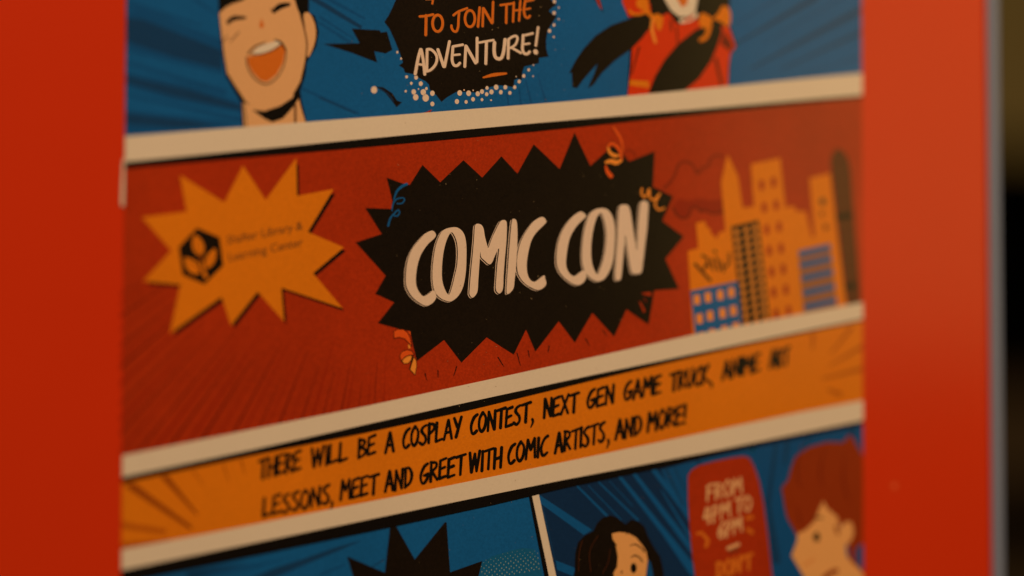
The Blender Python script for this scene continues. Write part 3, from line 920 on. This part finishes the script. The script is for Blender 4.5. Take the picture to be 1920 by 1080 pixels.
# ---- bottom panels
a = Art('speed_line', p_bot, 2, None, SHEET)
a.poly('blue_dark', zY((380, 1120), (700, 985), (1000, 890), (1350, 765), (1680, 675), (1420, 790), (1000, 965), (640, 1120)), up=False)
a.poly('blue_dark', zY((-300, 1035), (0, 985), (420, 930), (200, 985), (-300, 1100)), up=False)
a.poly('blue_mid', zY((-600, 1120), (0, 1020), (600, 925), (950, 850), (400, 1010), (-100, 1120)), up=False)
a.poly('blue_dark', zS((560, 985), (720, 885), (735, 890), (600, 975)), up=False)
a.poly('blue_mid', zS((0, 1045), (220, 960), (330, 940), (100, 1040), (0, 1090)))
a.build_each()
a = Art('black_starburst', p_bot, 6, 'black starburst in the lower left comic panel')
a.poly('black', zS((300, 858), (725, 1042), (787, 500), (843, 500), (1062, 892), (1400, 475), (1420, 475), (1460, 1037), (1822, 910), (1750, 1200), (1900, 1500), (300, 1500), (100, 1300), (380, 1120)))
a.build()
a = Art('halftone_dots', p_bot, 4)
a.poly('teal', zT((60, 1300), (140, 930), (250, 860), (470, 790), (600, 765), (720, 775), (770, 880), (870, 1300)))
rr = random.Random(11)
for j in range(12):
    for i in range(22):
        x = 120 + i * 55 + (27 if j % 2 else 0) - j * 3
        y = 1120 - j * 30 - i * 10
        yt = 900 - (x - 150) * .33 if x < 470 else 792 - (x - 470) * .05
        if x < 130 or x > 765 + (y - 830) * .2 or y < yt:
            continue
        r_ = 1.15 * min(1.0, .45 + (y - yt) / 220)
        X_, Y_ = zT((x + rr.uniform(-3, 3), y + rr.uniform(-3, 3)))[0]
        a.disc('dot', X_, Y_, r_, r_ * 1.4, n=6)
a.build()['kind'] = 'stuff'
a = Art('panel_divider', p_bot, 26, 'cream gutter between the two lower comic panels')
a.poly('line', zT((658, 150), (705, 150), (1070, 1900), (1000, 1900)))
a.poly('cream', zT((700, 182), (776, 162), (1145, 1900), (1062, 1900)))
a.build()

a = Art('night_background', p_bot, 3, 'navy panel background with blue rays', SHEET)
a.poly('navy', zT((740, 150), (800, 120)) + K3[5:] + [(1625, BOT), (1075, BOT)])
a.poly('blue_mid', zU((860, 150), (1100, 80), (2800, -280), (2800, 1300), (1250, 1300), (1120, 640), (960, 380)))
for pts in (zT((780, 165), (1375, 560), (1285, 618), (795, 262)), zT((958, 900), (1190, 990), (1160, 1080), (985, 1010))):
    a.poly('ray', pts, up=False)
a.poly('blue_dark', zT((800, 270), (830, 300), (985, 990), (960, 900)))
for s, e, w0, w1 in (((105, 296), (370, 560), 3.5, 4.5), ((205, 290), (500, 600), 1.2, 2), ((300, 262), (650, 600), 2.5, 4), ((395, 250), (600, 470), 1, 1.6),
                     ((490, 215), (1080, 950), 6, 12), ((620, 190), (1150, 880), 7, 12), ((795, 155), (1180, 640), 9, 13), ((860, 330), (1150, 800), 2, 6),
                     ((880, 700), (1150, 1060), 10, 18)):
    a.st('ray', zU(s, e), [w0, w1])
for s, e, w0, w1 in (((900, 140), (1060, 480), 5, 3), ((980, 130), (1080, 330), 3, 2), ((1185, 70), (1225, 110), 7, 3)):
    a.st('blue_dark', zU(s, e), [w0, w1])
for s, e, w0, w1 in (((330, 150), (235, 880), 5, 10), ((455, 140), (425, 420), 8, 5), ((700, 120), (640, 240), 5, 3), ((240, 860), (330, 1500), 7, 16),
                     ((1180, 20), (1170, 160), 12, 6)):
    a.st('blue_dark', zV(s, e), [w0, w1])
a.disc('teal', *zV((62, 250))[0], 5, 7)
a.disc('dot', *zV((62, 240))[0], 3.2, 6)
a.z += 1
a.build()

a = Art('cartoon_woman', p_bot, 10, 'dark haired woman with half her face covered by curls')
a.poly('black', zU((60, 1400), (80, 1080), (85, 900), (110, 800), (170, 740), (250, 700), (280, 630), (330, 580), (400, 555), (470, 580), (535, 640), (590, 595), (650, 610), (710, 660), (738, 740),
                   (790, 840), (850, 930), (880, 1060), (890, 1400)))
a.poly('blue_mid', zU((742, 950), (765, 990), (785, 1080), (790, 1400), (730, 1400), (725, 1080)))
a.poly('skin_b', zU((415, 722), (480, 708), (560, 718), (630, 756), (690, 828), (725, 885), (737, 960), (722, 1080), (700, 1300), (480, 1300), (428, 1078), (462, 1020), (468, 930), (455, 850), (425, 790)))
a.poly('black', zU((425, 770), (445, 805), (465, 838), (440, 830), (430, 850)))
a.poly('black', zU((540, 712), (552, 735), (560, 715)), up=False)
a.st('line', zU((578, 832), (625, 818), (675, 848), (708, 885)), [1.4, 2.4, 2.6, 3])
a.st('line', zU((588, 935), (625, 918), (665, 940), (692, 978)), [1.6, 2.6, 2.6, 2])
a.disc('line', *zU((610, 1032))[0], 5.8, 9.5)
a.z += 1
a.disc('brown', *zU((503, 1068))[0], 1.6, 3)
a.z += 1
for pts in (((150, 780), (120, 900), (115, 1060)), ((290, 740), (215, 880), (225, 1070)), ((400, 860), (380, 980), (330, 1080))):
    a.st('tower', zU(*pts), .8)
a.build()

a = Art('speech_balloon', p_bot, 10, 'rounded red balloon reading FROM 4PM TO 6PM')
a.poly('red', zU((1100, 200), (1130, 150), (1200, 108), (1350, 68), (1500, 38), (1600, 24), (1655, 45), (1695, 120), (1740, 250), (1780, 450), (1820, 750), (1860, 1120), (1890, 1500), (1200, 1500), (1160, 1080), (1130, 850), (1110, 600), (1100, 400)))
for pts, w_ in (([(40, 600), (95, 592)], 5), ([(110, 620), (158, 680), (135, 745)], 6.5), ([(600, 430), (655, 415)], 7), ([(605, 555), (655, 590)], 7)):
    a.st('mouth', vf(*pts), w_)
a.st('brown', vf((405, 810), (500, 785)), 4)
a.st('skin', vf((385, 770), (500, 722)), 6.5)
a.build()
hand_word('FROM', (1325, 940), (1390, 923), 29, 4.0, p_bot, 20, 'skin')
hand_word('4PM', (1319, 984), (1368, 969), 30, 4.0, p_bot, 20, 'skin')
hand_word('TO', (1378, 962), (1407, 957), 27, 4.0, p_bot, 20, 'skin')
hand_word('6PM', (1346, 1011), (1390, 996), 28, 4.2, p_bot, 20, 'skin')
hand_word("DON'T", (1343, 1083), (1408, 1067), 28, 6.0, p_bot, 20, 'mouth')

a = Art('cartoon_boy', p_bot, 10, 'auburn haired boy in profile', SHEET)
a.poly('hair_red', zV((540, 340), (700, 228), (900, 172), (1080, 178), (1140, 95), (1190, 120), (1225, 190), (1300, 320), (1400, 400), (1400, 1700), (1270, 1640), (1160, 1500), (1100, 1100), (560, 1230),
                      (520, 1150), (450, 1030), (420, 900), (405, 790), (385, 690), (460, 600), (490, 480)))
a.poly('skin_b', zW((858, 235), (900, 320), (1010, 410), (1050, 540), (1060, 520), (1120, 462), (1175, 478), (1200, 580), (1170, 680), (1108, 740), (1120, 850), (1180, 930), (1260, 1000), (1330, 1090), (1330, 1500),
                      (900, 1500), (640, 1090), (500, 850), (560, 690), (568, 600), (660, 560), (760, 460), (800, 350)))
a.poly('blue_mid', zW((1232, 760), (1330, 700), (1330, 1040), (1265, 985), (1220, 900)))
for pts in (((620, -400), (560, -150), (600, 100)), ((880, -380), (820, -100), (850, 80)), ((1100, -300), (1080, 0), (1150, 250)), ((560, 300), (600, 480))):
    a.st('red_shade', zW(*pts), [1, 3, 1.5][:len(pts)])
a.disc('line', *zW((780, 640))[0], 6, 9)
a.z += 1
a.st('brown', zW((755, 415), (840, 425)), 4)
a.st('orange_b', zW((1000, 520), (1020, 600)), 6)
a.st('mouth', zW((640, 960), (700, 920), (750, 880)), 2)
a.st('hair_red', zW((860, 1110), (930, 1050), (1000, 1020)), 9)
a.build()

# ---- fine pale specks where the ink did not take
a = Art('print_specks', flyer, 38)
rr = random.Random(5)
for i in range(230):
    x, y = rr.gauss(940, 140), rr.uniform(10, 1075)
    r_ = rr.choice((.35, .45, .55, .8))
    t = rr.uniform(0, 3.1)
    l_ = rr.choice((1, 1, 2.2))
    c, s = math.cos(t), math.sin(t)
    pts = [(x + c * r_ * l_, y + s * r_ * l_), (x - s * r_ * .7, y + c * r_ * .7), (x - c * r_ * l_, y - s * r_ * l_), (x + s * r_ * .7, y - c * r_ * .7)]
    a.poly('speck', pts, up=False)
o = a.build()
o['kind'] = 'stuff'
